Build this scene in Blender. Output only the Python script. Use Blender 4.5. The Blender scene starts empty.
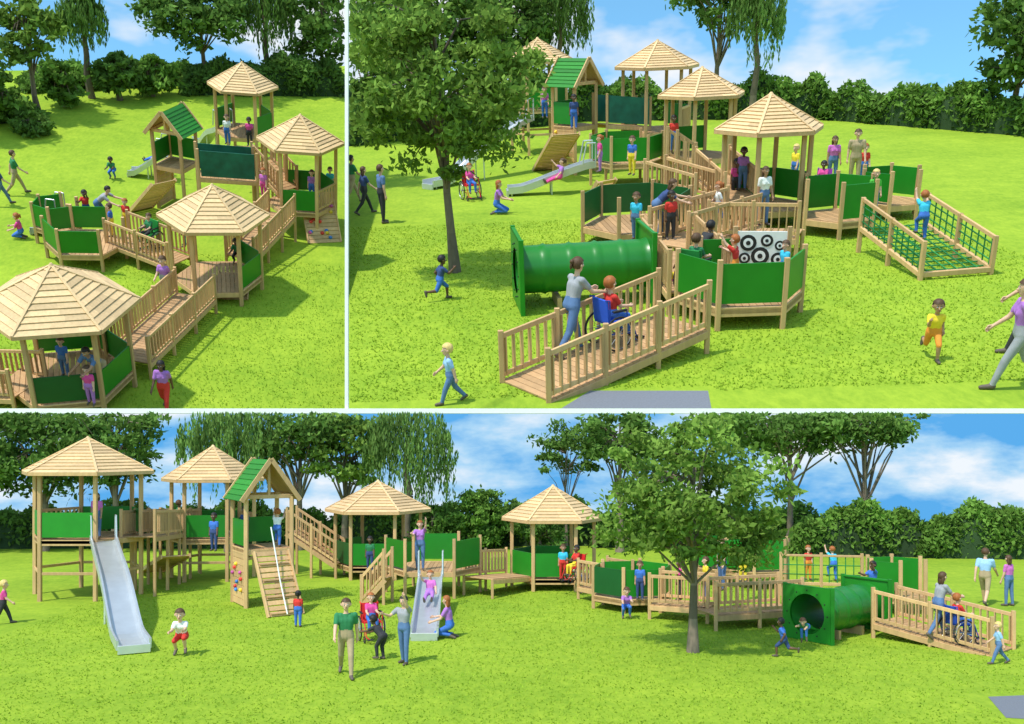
import bpy, math, random
import numpy as np
from mathutils import Vector, Matrix
R=random.Random(7); NR=np.random.default_rng(5)
sc=bpy.context.scene
sc.view_settings.view_transform='Standard'; sc.view_settings.look='None'; sc.view_settings.exposure=0
EYE=Vector((0,0,5)); F=1000.0
V=Vector
# ------------------------------------------------------------------ terraces
class Terrace:
    """One sloping lawn; local frame in metres, matrix M carries it into the world."""
    def __init__(s,n,D,k,key):
        s.n=V(n).normalized(); s.D=D; s.k=k; s.key=key
        s.X=(V((1,0,0))-s.n*s.n.x).normalized(); s.Y=s.n.cross(s.X)
        s.rot=Matrix((s.X,s.Y,s.n)).transposed()
        s.M=Matrix.Translation(EYE-s.n*D*k)@s.rot.to_4x4()@Matrix.Scale(k,4)
    def g(s,u,v,h=0.0):
        r=V(((u-512)/F,1,-(v-440)/F)); t=(s.D-h)/(-r.dot(s.n)); e=r*t
        return V((e.dot(s.X),e.dot(s.Y),h))
    def keep(s,co):
        """keep foliage inside its own terrace bay (numpy local coords)"""
        M=np.array(s.M); w=co@M[:3,:3].T+M[:3,3]
        if s.key=='B': return (w[:,2]-5<0.0262*w[:,1])&(w[:,1]<60)
        e=w[:,0]/w[:,1]
        if s.key=='TL': return e<-0.1685
        return e>-0.1618
B=Terrace((0,0,1),5,1,'B')
TR=Terrace((-.038,-.43,1),5.82,4.5,'TR')
TL=Terrace((.12,-.66,1),15.4,2.9,'TL')
# ------------------------------------------------------------------ materials
MATS={}
def mat(name,col,rough=.6,metal=0,nscale=6,namt=.25,vamt=.3,bump=.0,stretch=(1,1,1),spec=.4,trans=0):
    if name in MATS: return MATS[name]
    m=bpy.data.materials.new(name); m.use_nodes=True; nt=m.node_tree; N=nt.nodes; L=nt.links
    b=N['Principled BSDF']; b.inputs['Roughness'].default_value=rough; b.inputs['Metallic'].default_value=metal
    b.inputs['Specular IOR Level'].default_value=spec
    at=N.new('ShaderNodeAttribute'); at.attribute_name='var'
    m2=N.new('ShaderNodeMath'); m2.operation='MULTIPLY_ADD'; m2.inputs[1].default_value=vamt*2; m2.inputs[2].default_value=1-vamt
    L.new(at.outputs['Fac'],m2.inputs[0])
    vm=N.new('ShaderNodeVectorMath'); vm.operation='SCALE'; vm.inputs[0].default_value=col[:3]
    if trans:
        L.new(m2.outputs[0],vm.inputs['Scale'])
        N.remove(b); df=N.new('ShaderNodeBsdfDiffuse'); L.new(vm.outputs[0],df.inputs['Color'])
        tr=N.new('ShaderNodeBsdfTranslucent'); L.new(vm.outputs[0],tr.inputs['Color'])
        mx=N.new('ShaderNodeMixShader'); mx.inputs[0].default_value=trans
        L.new(df.outputs[0],mx.inputs[1]); L.new(tr.outputs[0],mx.inputs[2]); L.new(mx.outputs[0],N['Material Output'].inputs['Surface'])
    else:
        tc=N.new('ShaderNodeTexCoord'); mp=N.new('ShaderNodeMapping'); mp.inputs['Scale'].default_value=stretch
        L.new(tc.outputs['Object'],mp.inputs['Vector'])
        no=N.new('ShaderNodeTexNoise'); no.inputs['Scale'].default_value=nscale; no.inputs['Detail'].default_value=2.5
        L.new(mp.outputs[0],no.inputs['Vector'])
        m1=N.new('ShaderNodeMath'); m1.operation='MULTIPLY_ADD'; m1.inputs[1].default_value=namt*2; m1.inputs[2].default_value=1-namt
        L.new(no.outputs['Fac'],m1.inputs[0])
        m3=N.new('ShaderNodeMath'); m3.operation='MULTIPLY'; L.new(m1.outputs[0],m3.inputs[0]); L.new(m2.outputs[0],m3.inputs[1])
        L.new(m3.outputs[0],vm.inputs['Scale']); L.new(vm.outputs[0],b.inputs['Base Color'])
        if bump:
            bp=N.new('ShaderNodeBump'); bp.inputs['Strength'].default_value=bump; bp.inputs['Distance'].default_value=.02
            L.new(no.outputs['Fac'],bp.inputs['Height']); L.new(bp.outputs[0],b.inputs['Normal'])
    MATS[name]=m; return m
mat('wood',(.60,.37,.175),.65,nscale=11,namt=.26,vamt=.17,stretch=(1,1,.2))
mat('roofwood',(.66,.45,.235),.7,nscale=12,namt=.22,vamt=.17)
mat('deck',(.47,.28,.135),.7,nscale=8,namt=.25,vamt=.2)
mat('green',(.014,.215,.014),.4,nscale=3,namt=.15,vamt=.12,spec=.4)
mat('dkgreen',(.008,.10,.02),.45,nscale=3,namt=.2,vamt=.2)
mat('teal',(.01,.13,.09),.5,nscale=2.2,namt=.85,vamt=.15)
mat('roofgreen',(.02,.20,.015),.55,nscale=5,namt=.15,vamt=.2)
mat('plastic',(.014,.185,.018),.33,nscale=2,namt=.12,vamt=.1,spec=.45)
mat('steel',(.62,.64,.66),.38,metal=.6,nscale=3,namt=.15,vamt=.1)
mat('rope',(.02,.20,.05),.8)
mat('white',(.80,.80,.78),.6,namt=.05,vamt=.05)
mat('black',(.02,.02,.02),.6)
mat('rubber',(.025,.025,.028),.8)
mat('chrome',(.5,.5,.52),.3,metal=.8)
mat('bark',(.18,.135,.10),.9,nscale=14,namt=.4,bump=.6,stretch=(1,1,.3))
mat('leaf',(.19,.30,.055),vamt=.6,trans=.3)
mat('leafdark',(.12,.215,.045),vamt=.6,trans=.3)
mat('leafwillow',(.16,.27,.065),vamt=.6,trans=.3)
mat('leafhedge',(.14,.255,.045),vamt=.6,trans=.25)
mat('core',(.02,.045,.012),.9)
mat('blade',(.33,.47,.045),vamt=.22,trans=.35)
mat('asphalt',(.17,.18,.21),.85,nscale=30,namt=.2,bump=.3)
for i,c in enumerate([(.7,.05,.04),(.8,.55,.04),(.05,.2,.6),(.6,.1,.4)]): mat('hold%d'%i,c,.5)
def grass_mat():
    m=bpy.data.materials.new('grass'); m.use_nodes=True; nt=m.node_tree; N=nt.nodes; L=nt.links
    b=N['Principled BSDF']; b.inputs['Roughness'].default_value=.9; b.inputs['Specular IOR Level'].default_value=.1
    tc=N.new('ShaderNodeTexCoord')
    def noise(s,d=5,r=.6,st=None):
        n=N.new('ShaderNodeTexNoise'); n.inputs['Scale'].default_value=s; n.inputs['Detail'].default_value=d; n.inputs['Roughness'].default_value=r
        if st:
            mp=N.new('ShaderNodeMapping'); mp.inputs['Scale'].default_value=st; L.new(tc.outputs['Object'],mp.inputs[0]); L.new(mp.outputs[0],n.inputs['Vector'])
        else: L.new(tc.outputs['Object'],n.inputs['Vector'])
        return n
    a=noise(.28,3); f=noise(7,5,.75,(1,.5,1)); c=noise(1.6,3)
    r=N.new('ShaderNodeValToRGB'); r.color_ramp.elements[0].position=.34; r.color_ramp.elements[0].color=(.155,.275,.020,1)
    r.color_ramp.elements[1].position=.66; r.color_ramp.elements[1].color=(.36,.475,.040,1)
    ad=N.new('ShaderNodeMath'); ad.operation='MULTIPLY_ADD'; ad.inputs[1].default_value=.45
    L.new(f.outputs['Fac'],ad.inputs[0])
    s1=N.new('ShaderNodeMath'); s1.operation='MULTIPLY_ADD'; s1.inputs[1].default_value=.3
    L.new(a.outputs['Fac'],s1.inputs[0])
    s2=N.new('ShaderNodeMath'); s2.operation='MULTIPLY'; s2.inputs[1].default_value=.25; L.new(c.outputs['Fac'],s2.inputs[0])
    L.new(s2.outputs[0],s1.inputs[2]); L.new(s1.outputs[0],ad.inputs[2]); L.new(ad.outputs[0],r.inputs[0])
    L.new(r.outputs[0],b.inputs['Base Color'])
    MATS['grass']=m
grass_mat()
def sky_mat():
    m=bpy.data.materials.new('sky_cloud'); m.use_nodes=True; nt=m.node_tree; N=nt.nodes; L=nt.links
    N.remove(N['Principled BSDF']); e=N.new('ShaderNodeEmission')
    tc=N.new('ShaderNodeTexCoord'); mp=N.new('ShaderNodeMapping'); mp.inputs['Scale'].default_value=(.085,.075,.22); mp.inputs['Location'].default_value=(3.1,0,.4)
    n=N.new('ShaderNodeTexNoise'); n.inputs['Scale'].default_value=1; n.inputs['Detail'].default_value=6; n.inputs['Roughness'].default_value=.55
    r=N.new('ShaderNodeValToRGB'); r.color_ramp.elements[0].position=.45; r.color_ramp.elements[0].color=(.11,.43,.86,1)
    r.color_ramp.elements[1].position=.62; r.color_ramp.elements[1].color=(.88,.94,1,1)
    el=r.color_ramp.elements.new(.53); el.color=(.4,.68,.94,1)
    L.new(tc.outputs['Object'],mp.inputs[0]); L.new(mp.outputs[0],n.inputs['Vector']); L.new(n.outputs['Fac'],r.inputs[0]); L.new(r.outputs[0],e.inputs['Color'])
    L.new(e.outputs[0],N['Material Output'].inputs['Surface']); MATS['skymat']=m
sky_mat()
# ------------------------------------------------------------------ mesh builder
def link(o): sc.collection.objects.link(o); return o
class MB:
    def __init__(s): s.v=[];s.f=[];s.m=[];s.var=[];s.sm=[];s.mn=[]
    def mi(s,n):
        if n not in s.mn: s.mn.append(n)
        return s.mn.index(n)
    def add(s,vs,fs,m,smooth=False,var=None):
        o=len(s.v); s.v+= [tuple(v) for v in vs]; k=s.mi(m); va=R.random() if var is None else var
        for f in fs: s.f.append([o+i for i in f]); s.m.append(k); s.var.append(va); s.sm.append(smooth)
    def beam(s,p0,p1,w,h,m='wood',up=V((0,0,1)),var=None):
        p0=V(p0);p1=V(p1); d=(p1-p0).normalized()
        if abs(d.dot(up))>.98: up=V((1,0,0)) if abs(d.x)<.9 else V((0,1,0))
        x=d.cross(up).normalized(); y=x.cross(d)
        c=min(w,h)*.12
        prof=[(-w/2+c,-h/2),(w/2-c,-h/2),(w/2,-h/2+c),(w/2,h/2-c),(w/2-c,h/2),(-w/2+c,h/2),(-w/2,h/2-c),(-w/2,-h/2+c)]
        vs=[p0+x*a+y*b for a,b in prof]+[p1+x*a+y*b for a,b in prof]
        fs=[(i,(i+1)%8,8+(i+1)%8,8+i) for i in range(8)]+[tuple(range(7,-1,-1)),tuple(range(8,16))]
        s.add(vs,fs,m,var=var)
    def board(s,p0,p1,z0,z1,th,m,var=None):
        a=V(p0);b=V(p1); d=(b-a); n=V((-d.y,d.x,0)).normalized()*th/2
        q=[a+V((0,0,z0)),b+V((0,0,z0)),b+V((0,0,z1)),a+V((0,0,z1))]
        vs=[p-n for p in q]+[p+n for p in q]
        s.add(vs,[(0,1,2,3),(7,6,5,4),(0,4,5,1),(1,5,6,2),(2,6,7,3),(3,7,4,0)],m,var=var)
    def cyl(s,p0,p1,r0,r1,m,n=10,caps=True):
        p0=V(p0);p1=V(p1);d=(p1-p0).normalized(); up=V((0,0,1)) if abs(d.z)<.9 else V((1,0,0))
        x=d.cross(up).normalized();y=x.cross(d)
        vs=[p0+(x*math.cos(a)+y*math.sin(a))*r0 for a in [i*6.28318/n for i in range(n)]]+[p1+(x*math.cos(a)+y*math.sin(a))*r1 for a in [i*6.28318/n for i in range(n)]]
        s.add(vs,[(i,(i+1)%n,n+(i+1)%n,n+i) for i in range(n)],m,True)
        if caps: s.add(vs,[tuple(range(n-1,-1,-1)),tuple(range(n,2*n))],m)
    def path(s,pts,r,m,n=8):
        for i in range(len(pts)-1): s.cyl(pts[i],pts[i+1],r,r,m,n)
    def ell(s,c,r,m,n=10,k=7,rot=None):
        vs=[];c=V(c)
        for j in range(k+1):
            t=math.pi*j/k
            for i in range(n):
                a=6.28318*i/n; p=V((r[0]*math.sin(t)*math.cos(a),r[1]*math.sin(t)*math.sin(a),r[2]*math.cos(t)))
                vs.append(c+(rot@p if rot else p))
        s.add(vs,[(j*n+i,(j+1)*n+i,(j+1)*n+(i+1)%n,j*n+(i+1)%n) for j in range(k) for i in range(n)],m,True)
    def prism(s,poly,z0,z1,m,var=None):
        n=len(poly); vs=[(p[0],p[1],z0) for p in poly]+[(p[0],p[1],z1) for p in poly]
        s.add(vs,[tuple(range(n-1,-1,-1)),tuple(range(n,2*n))]+[(i,(i+1)%n,n+(i+1)%n,n+i) for i in range(n)],m,var=var)
    def finish(s,name,P,org=None):
        me=bpy.data.meshes.new(name); vs=np.array(s.v)
        if org is None: org=V((vs[:,0].mean(),vs[:,1].mean(),0))
        vs=vs-np.array(org)
        me.from_pydata(vs.tolist(),[],s.f)
        for n in s.mn: me.materials.append(MATS[n])
        me.polygons.foreach_set('material_index',s.m); me.polygons.foreach_set('use_smooth',s.sm)
        a=me.attributes.new('var','FLOAT','FACE'); a.data.foreach_set('value',s.var); me.update()
        o=link(bpy.data.objects.new(name,me)); o.matrix_world=P.M@Matrix.Translation(org); return o
def npmesh(name,verts,nper,mats,midx,var,P,org,trunk=None):
    n=len(verts); vv=verts.reshape(-1,3)-np.array(org); me=bpy.data.meshes.new(name)
    tv=np.array(trunk.v)-np.array(org) if trunk else np.zeros((0,3))
    allv=np.vstack([vv,tv]); me.vertices.add(len(allv)); me.vertices.foreach_set('co',allv.ravel())
    lv=np.arange(n*nper); ls=np.arange(n)*nper
    if trunk and trunk.f:
        tl=np.array([i for f in trunk.f for i in f])+n*nper; tt=np.array([len(f) for f in trunk.f]); ts=np.cumsum(tt)-tt+n*nper
        lv=np.concatenate([lv,tl]); ls=np.concatenate([ls,ts])
        midx=np.concatenate([midx,np.full(len(tt),len(mats)-1)]); var=np.concatenate([var,np.array(trunk.var)])
    me.loops.add(len(lv)); me.loops.foreach_set('vertex_index',lv.astype(np.int32))
    me.polygons.add(len(ls)); me.polygons.foreach_set('loop_start',ls.astype(np.int32))
    for m in mats: me.materials.append(MATS[m])
    me.polygons.foreach_set('material_index',midx.astype(np.int32))
    a=me.attributes.new('var','FLOAT','FACE'); a.data.foreach_set('value',var.astype(np.float32))
    me.update(calc_edges=True); me.validate()
    o=link(bpy.data.objects.new(name,me)); o.matrix_world=P.M@Matrix.Translation(V(org)); return o
# ------------------------------------------------------------------ vegetation
def unit(n):
    a=NR.normal(size=(n,3)); return a/np.linalg.norm(a,axis=1)[:,None]
def leaves(c,size,vert=False):
    n=len(c); a=unit(n)
    if vert: a=a*.3; a[:,2]=-1; a/=np.linalg.norm(a,axis=1)[:,None]
    b=np.cross(a,unit(n)); b/=np.linalg.norm(b,axis=1)[:,None]+1e-6
    l=size*(.6+.8*NR.random(n))[:,None]; w=l*(.5 if not vert else .28)
    return np.stack([c+a*l,c+b*w,c-a*l,c-b*w],axis=1)
def tree(P,u,v,height,crown_c,crown_r,n,size,mname='leaf',trunk_r=.12,ncl=70,clr=.34,name='tree',lean=0,low=.15):
    b=P.g(u,v)
    tb=MB(); cc=b+V((lean,0,crown_c)); rx,ry,rz=crown_r
    pts=[b+V((0,0,-.05))]; top=crown_c+rz*.45
    for i in range(1,7):
        t=i/6; pts.append(b+V((lean*t+R.uniform(-.05,.05)*height*.12,R.uniform(-.05,.05)*height*.12,top*t)))
    for i in range(6): tb.cyl(pts[i],pts[i+1],trunk_r*(1-i/7.5)*(1.35 if i==0 else 1),trunk_r*(1-(i+1)/7.5),'bark',9,False)
    d=unit(ncl); rad=(.3+.7*NR.random(ncl)**.5)[:,None]
    cl=np.array(cc)+d*rad*np.array([rx,ry,rz])
    cl[:,2]+= -.12*rz*(np.hypot(cl[:,0]-cc.x,cl[:,1]-cc.y)/rx)
    for i in range(min(ncl,30)):
        k=R.choice([2,3,4,5]); s=pts[k]; e=V(cl[i])
        if e.z<s.z-.1*height: s=pts[2]
        mid=s.lerp(e,.5)+V((0,0,.06*height)); r=trunk_r*.32
        tb.cyl(s,mid,r,r*.6,'bark',6,False); tb.cyl(mid,e,r*.6,r*.15,'bark',5,False)
    cvar=NR.random(ncl); idx=NR.integers(0,ncl,n)
    cr=clr*(.55+.9*NR.random(ncl))*(rx+rz)/2
    c=cl[idx]+NR.normal(size=(n,3))*.5*cr[idx][:,None]*np.array([1,1,.55])
    k=P.keep(c)&(c[:,2]>low); c=c[k]; idx=idx[k]
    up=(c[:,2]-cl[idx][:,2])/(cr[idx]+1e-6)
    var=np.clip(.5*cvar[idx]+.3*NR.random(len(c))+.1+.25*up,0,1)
    vv=np.array(tb.v); ok=P.keep(vv); kf=[i for i,f in enumerate(tb.f) if all(ok[j] for j in f)]
    tb.f=[tb.f[i] for i in kf]; tb.var=[tb.var[i] for i in kf]
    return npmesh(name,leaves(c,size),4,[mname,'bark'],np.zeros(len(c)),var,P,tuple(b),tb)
def willow(P,u,v,top,rx,low,n,size=.1,name='willow_tree'):
    b=P.g(u,v); tb=MB(); p=b.copy()
    for i in range(5):
        q=b+V((R.uniform(-.15,.15),0,top*.85*(i+1)/5)); tb.cyl(p,q,.2*(1-i/7),.2*(1-(i+1)/7),'bark',8,False); p=q
    ns=n//34; a=NR.random(ns)*6.283; rr=rx*NR.random(ns)**.6
    grp=(a*2.2).astype(int); gv=NR.random(40); gl=.4+.6*NR.random(40)
    sx=b.x+rr*np.cos(a); sy=b.y+rr*np.sin(a)*.7; sz=top-(rr/rx)**2*top*.28-NR.random(ns)*top*.15
    ln=(sz-low)*(.35+.65*NR.random(ns))*gl[grp%40]
    C=[];Vv=[]
    t=np.linspace(0,1,34)
    for i in range(ns):
        c=np.stack([sx[i]+.1*np.cos(t*3+i),sy[i]+.1*np.sin(t*3),sz[i]-ln[i]*t],1)+NR.normal(size=(34,3))*.05
        C.append(c); Vv.append(np.clip(.5*gv[grp[i]%40]+.5*NR.random(34),0,1))
    C=np.vstack(C);Vv=np.concatenate(Vv); k=P.keep(C); C=C[k];Vv=Vv[k]
    vv=np.array(tb.v); ok=P.keep(vv); keepf=[i for i,f in enumerate(tb.f) if all(ok[j] for j in f)]
    tb.f=[tb.f[i] for i in keepf]; tb.var=[tb.var[i] for i in keepf]
    return npmesh(name,leaves(C,size,vert=True),4,['leafwillow','bark'],np.zeros(len(C)),Vv,P,tuple(b),tb)
def hedge(P,p0,p1,w,h,n,size=.1,mname='leafhedge',name='hedge',lump=.25):
    p0=V(p0);p1=V(p1); d=p1-p0; L=d.length; d/=L; nx=V((-d.y,d.x,0))
    tt=NR.random(n)*L; ang=NR.random(n)*math.pi
    ph=[R.uniform(0,6) for _ in range(4)]
    def bump(t):
        e=np.clip(np.minimum(t,L-t)/(w*.5),0,1)**.5
        return e*(1+lump*.5*(np.sin(t*1.9+ph[0])+.6*np.sin(t*4.3+ph[1])+.9*np.sin(t*.7+ph[2]))*.6)
    ex=.6; ca=np.sign(np.cos(ang))*np.abs(np.cos(ang))**ex; sa=np.sin(ang)**ex
    bm=bump(tt); jitter=1-.22*NR.random(n)**2
    hh=h*bm*sa*jitter; ww=w/2*ca*jitter*(.9+.15*np.sin(tt*2.3))
    c=np.array(p0)+tt[:,None]*np.array(d)+ww[:,None]*np.array(nx)+np.stack([0*hh,0*hh,hh],1)+NR.normal(size=(n,3))*.07
    c[:,2]=np.maximum(c[:,2],.05)
    k=P.keep(c); c=c[k]; tt=tt[k]
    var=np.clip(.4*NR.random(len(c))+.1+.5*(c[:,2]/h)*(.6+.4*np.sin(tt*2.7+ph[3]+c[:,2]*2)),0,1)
    tb=MB(); m=int(L/.4)+2; A=[]
    for i in range(m):
        t=L*i/(m-1); bb=float(bump(np.array(t)))*.84; p=p0+d*t
        for a in np.linspace(0,math.pi,9):
            x=math.copysign(abs(math.cos(a))**ex,math.cos(a))*w/2*.8; z=abs(math.sin(a))**ex*h*bb
            A.append(p+nx*x+V((0,0,z)))
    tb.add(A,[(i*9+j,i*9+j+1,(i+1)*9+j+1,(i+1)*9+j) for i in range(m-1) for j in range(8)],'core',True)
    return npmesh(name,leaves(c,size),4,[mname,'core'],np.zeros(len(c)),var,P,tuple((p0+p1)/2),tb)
def blades(P,x0,x1,y0,y1,n,hgt=.06,excl=None):
    c=np.stack([x0+(x1-x0)*NR.random(n),y0+(y1-y0)*NR.random(n)**1.2,np.zeros(n)],1)
    a=NR.random(n)*6.283; w=.012+.012*NR.random(n); h=hgt*(.5+NR.random(n))
    dx=np.stack([np.cos(a)*w,np.sin(a)*w,0*a],1); ln=NR.normal(size=(n,3))*.03; ln[:,2]=h
    k=P.keep(c)
    if excl is not None:
        xs=[p.x for p in excl]; ys=[p.y for p in excl]; k&=~((c[:,0]>min(xs)-.05)&(c[:,0]<max(xs)+.05)&(c[:,1]>min(ys)-.05)&(c[:,1]<max(ys)+.05))
    T=np.stack([c-dx,c+dx,c+ln],1)[k]
    npmesh('grass_blades',T,3,['blade'],np.zeros(len(T)),NR.random(len(T)),P,(0,0,0))
# ------------------------------------------------------------------ play equipment
def rail(mb,p0,p1,h=.8,bal=.17,post=True):
    p0=V(p0);p1=V(p1); L=(p1-p0).length; Z=V((0,0,1))
    if L<.15: return
    n=max(1,round(L/1.3))
    if post:
        for i in range(n+1):
            p=p0.lerp(p1,i/n); mb.beam(V((p.x,p.y,0)),p+Z*(h+.1),.09,.09)
    mb.beam(p0+Z*h,p1+Z*h,.05,.09); mb.beam(p0+Z*.12,p1+Z*.12,.045,.08)
    m=max(2,int(L/bal))
    for i in range(m):
        p=p0.lerp(p1,(i+.5)/m); mb.beam(p+Z*.08,p+Z*(h-.03),.08,.025,up=(p1-p0).normalized())
def gpanel(mb,p0,p1,h=.85,m='green'):
    p0=V(p0);p1=V(p1); d=(p1-p0); a=p0+d*.04; b=p1-d*.04
    mb.board(a,b,.08,h,.035,m)
    for p in (p0,p1): mb.beam(V((p.x,p.y,-.02)),p+V((0,0,h+.06)),.09,.09)
    mb.beam(p0+V((0,0,-.06)),p1+V((0,0,-.06)),.05,.13)
def clip(poly,nx,ny,c):
    out=[]
    for i in range(len(poly)):
        a=poly[i];b=poly[(i+1)%len(poly)]; da=a[0]*nx+a[1]*ny-c; db=b[0]*nx+b[1]*ny-c
        if da<=0: out.append(a)
        if da*db<0: t=da/(da-db); out.append((a[0]+(b[0]-a[0])*t,a[1]+(b[1]-a[1])*t))
    return out
def deck(mb,poly,h,ang=0,th=.05,w=.14):
    nx,ny=math.cos(ang),math.sin(ang); ds=[p[0]*nx+p[1]*ny for p in poly]; x=min(ds)
    while x<max(ds):
        q=clip(poly,nx,ny,x+w-.012); q=clip(q,-nx,-ny,-x) if q else q
        if q and len(q)>2: mb.prism(q,h-th,h,'deck')
        x+=w
    for i in range(len(poly)):
        a=V((*poly[i],h-.1));b=V((*poly[(i+1)%len(poly)],h-.1)); mb.beam(a,b,.05,.16)
def side(mb,a,b,code,dh,gh=.85):
    a=V((a[0],a[1],dh));b=V((b[0],b[1],dh))
    if code=='g': gpanel(mb,a,b,gh)
    elif code=='d': gpanel(mb,a,b,gh,m='dkgreen')
    elif code=='r': rail(mb,a,b,post=False)
def hexpts(c,r,rot,n=6): return [(c.x+r*math.cos(rot+i*2*math.pi/n),c.y+r*math.sin(rot+i*2*math.pi/n)) for i in range(n)]
def shelter(P,u,v,dia,dh,eave,peak,sides='oooooo',rot=0):
    c=P.g(u,v); mb=MB(); R0=dia/2; hp=hexpts(c,R0*.84,rot)
    for p in hp: mb.beam(V((*p,-.05)),V((*p,eave+.08)),.12,.12)
    deck(mb,hexpts(c,R0*.84,rot),dh,rot)
    for i in range(6):
        a,b=hp[i],hp[(i+1)%6]; side(mb,a,b,sides[i],dh)
        mb.beam(V((*a,eave-.02)),V((*b,eave-.02)),.07,.15)
        if dh>1.2: mb.beam(V((*a,dh*.45)),V((*b,dh*.45)),.05,.09)
    rows=11; top=V((c.x,c.y,peak)); ep=[V((*q,eave-.03)) for q in hexpts(c,R0*1.04,rot)]
    for i in range(6):
        a,b=ep[i],ep[(i+1)%6]; nrm=(b-a).cross(top-a).normalized()
        if nrm.z<0: nrm=-nrm
        for r in range(rows):
            t0=r/rows;t1=min(1,(r+1.12)/rows)
            q=[a.lerp(top,t0)+nrm*.045,b.lerp(top,t0)+nrm*.045,b.lerp(top,t1)+nrm*.012,a.lerp(top,t1)+nrm*.012]
            lo=[q[0]-nrm*.04,q[1]-nrm*.04]
            m=max(1,int((q[1]-q[0]).length/.6)); off=R.random()*.4
            cuts=sorted(set([0,1]+[min(.98,max(.02,(k+off)/m)) for k in range(m)])) if m>1 else [0,1]
            for k in range(len(cuts)-1):
                s,e=cuts[k],cuts[k+1]
                pp=[q[0].lerp(q[1],s),q[0].lerp(q[1],e),q[3].lerp(q[2],e),q[3].lerp(q[2],s),lo[0].lerp(lo[1],s),lo[0].lerp(lo[1],e)]
                mb.add(pp,[(0,1,2,3),(4,5,1,0)],'roofwood')
        mb.add([a,b,top-V((0,0,.01))],[(0,2,1)],'wood')
        mb.beam(a+V((0,0,-.02)),b+V((0,0,-.02)),.04,.1)
        mb.beam(a+V((0,0,.05)),top+V((0,0,.04)),.07,.03,'roofwood')
    mb.cyl(top+V((0,0,-.02)),top+V((0,0,.08)),.1,.03,'roofwood',8)
    return mb.finish('hexagonal_timber_shelter',P,c)
def platform(P,u,v,dia,dh,sides='gggggg',rot=0,n=6,height=.85):
    c=P.g(u,v); mb=MB(); hp=hexpts(c,dia/2,rot,n)
    for p in hp: mb.beam(V((*p,-.05)),V((*p,dh+(height+.08 ))),.1,.1)
    deck(mb,hp,dh,rot)
    for i in range(n): side(mb,hp[i],hp[(i+1)%n],sides[i],dh,height)
    return mb.finish('timber_play_platform',P,c)
def walk(P,a,b,w=1.3,rails='lr',name='timber_walkway',slat=.14,m='deck',fill='rail'):
    p0=P.g(*a);p1=P.g(*b); mb=MB(); d=p1-p0; L=d.length; dh=d.normalized(); x=V((dh.y,-dh.x,0)).normalized(); up=x.cross(dh)
    n=int(L/slat)
    for i in range(n):
        t=(i+.5)/n; p=p0.lerp(p1,t); mb.beam(p-x*w/2,p+x*w/2,L/n*.92,.04,m,up=up)
    for s in (-1,1):
        o=x*s*w/2-up*.08; mb.beam(p0+o,p1+o,.05,.14)
    q=x*(w/2-.02)
    for s,c in ((-1,'l'),(1,'r')):
        if c in rails:
            if fill=='rail': rail(mb,p0+q*s,p1+q*s)
            else:
                gpanel(mb,p0+q*s,p1+q*s,1.05,fill)
        else:
            for t in (0,1):
                p=p0.lerp(p1,t)+q*s
                if p.z>.3: mb.beam(V((p.x,p.y,0)),p,.09,.09)
    return mb.finish(name,P)
def slide(P,a,b,w=.62):
    p0=P.g(*a);p1=P.g(*b); mb=MB(); d=p1-p0; hd=V((d.x,d.y,0)); L=hd.length; hd/=L; x=V((hd.y,-hd.x,0))
    pts=[]; N=26; H=p0.z-p1.z
    for i in range(N+1):
        t=i/N; s=(3*t*t-2*t**3)*.45+min(1,max(0,(t-.06)/.78))*.55 + .05*math.sin(t*9.4)*(.9 if H>1.2 else 0)*(t<.95)
        pts.append(p0+hd*L*t+V((0,0,-H*min(1,s))))
    pr=[(-w/2-.03,.16),(-w/2-.03,.2),(-w/2+.02,.2),(-w/2+.03,.03),(-w/2+.1,0),(w/2-.1,0),(w/2-.03,.03),(w/2-.02,.2),(w/2+.03,.2),(w/2+.03,-.03),(-w/2-.03,-.03)]
    vs=[p+x*c+V((0,0,z)) for p in pts for c,z in pr]; k=len(pr)
    mb.add(vs,[(i*k+j,i*k+(j+1)%k,(i+1)*k+(j+1)%k,(i+1)*k+j) for i in range(N) for j in range(k)],'steel',False,.5)
    mb.add([v for v in vs[-k:]],[tuple(range(k))],'steel',False,.5)
    e=pts[-1]; mb.beam(e+hd*.02-x*w*.5-V((0,0,.02)),e+hd*.02+x*w*.5-V((0,0,.02)),.06,.2,'steel')
    for t in (N//2,N-1):
        p=pts[t]
        for s in (-1,1): mb.beam(V((p.x,p.y,0))+x*s*w*.4,p+x*s*w*.4-V((0,0,.03)),.05,.05,'steel')
    for s in (-1,1): mb.path([p0+x*s*.36,p0+x*s*.36+V((0,0,.8)),p0+x*s*.36+V((0,0,.8))+hd*.3,p0+x*s*.36+hd*.45+V((0,0,.1))],.025,'steel')
    return mb.finish('metal_slide',P)
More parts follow.
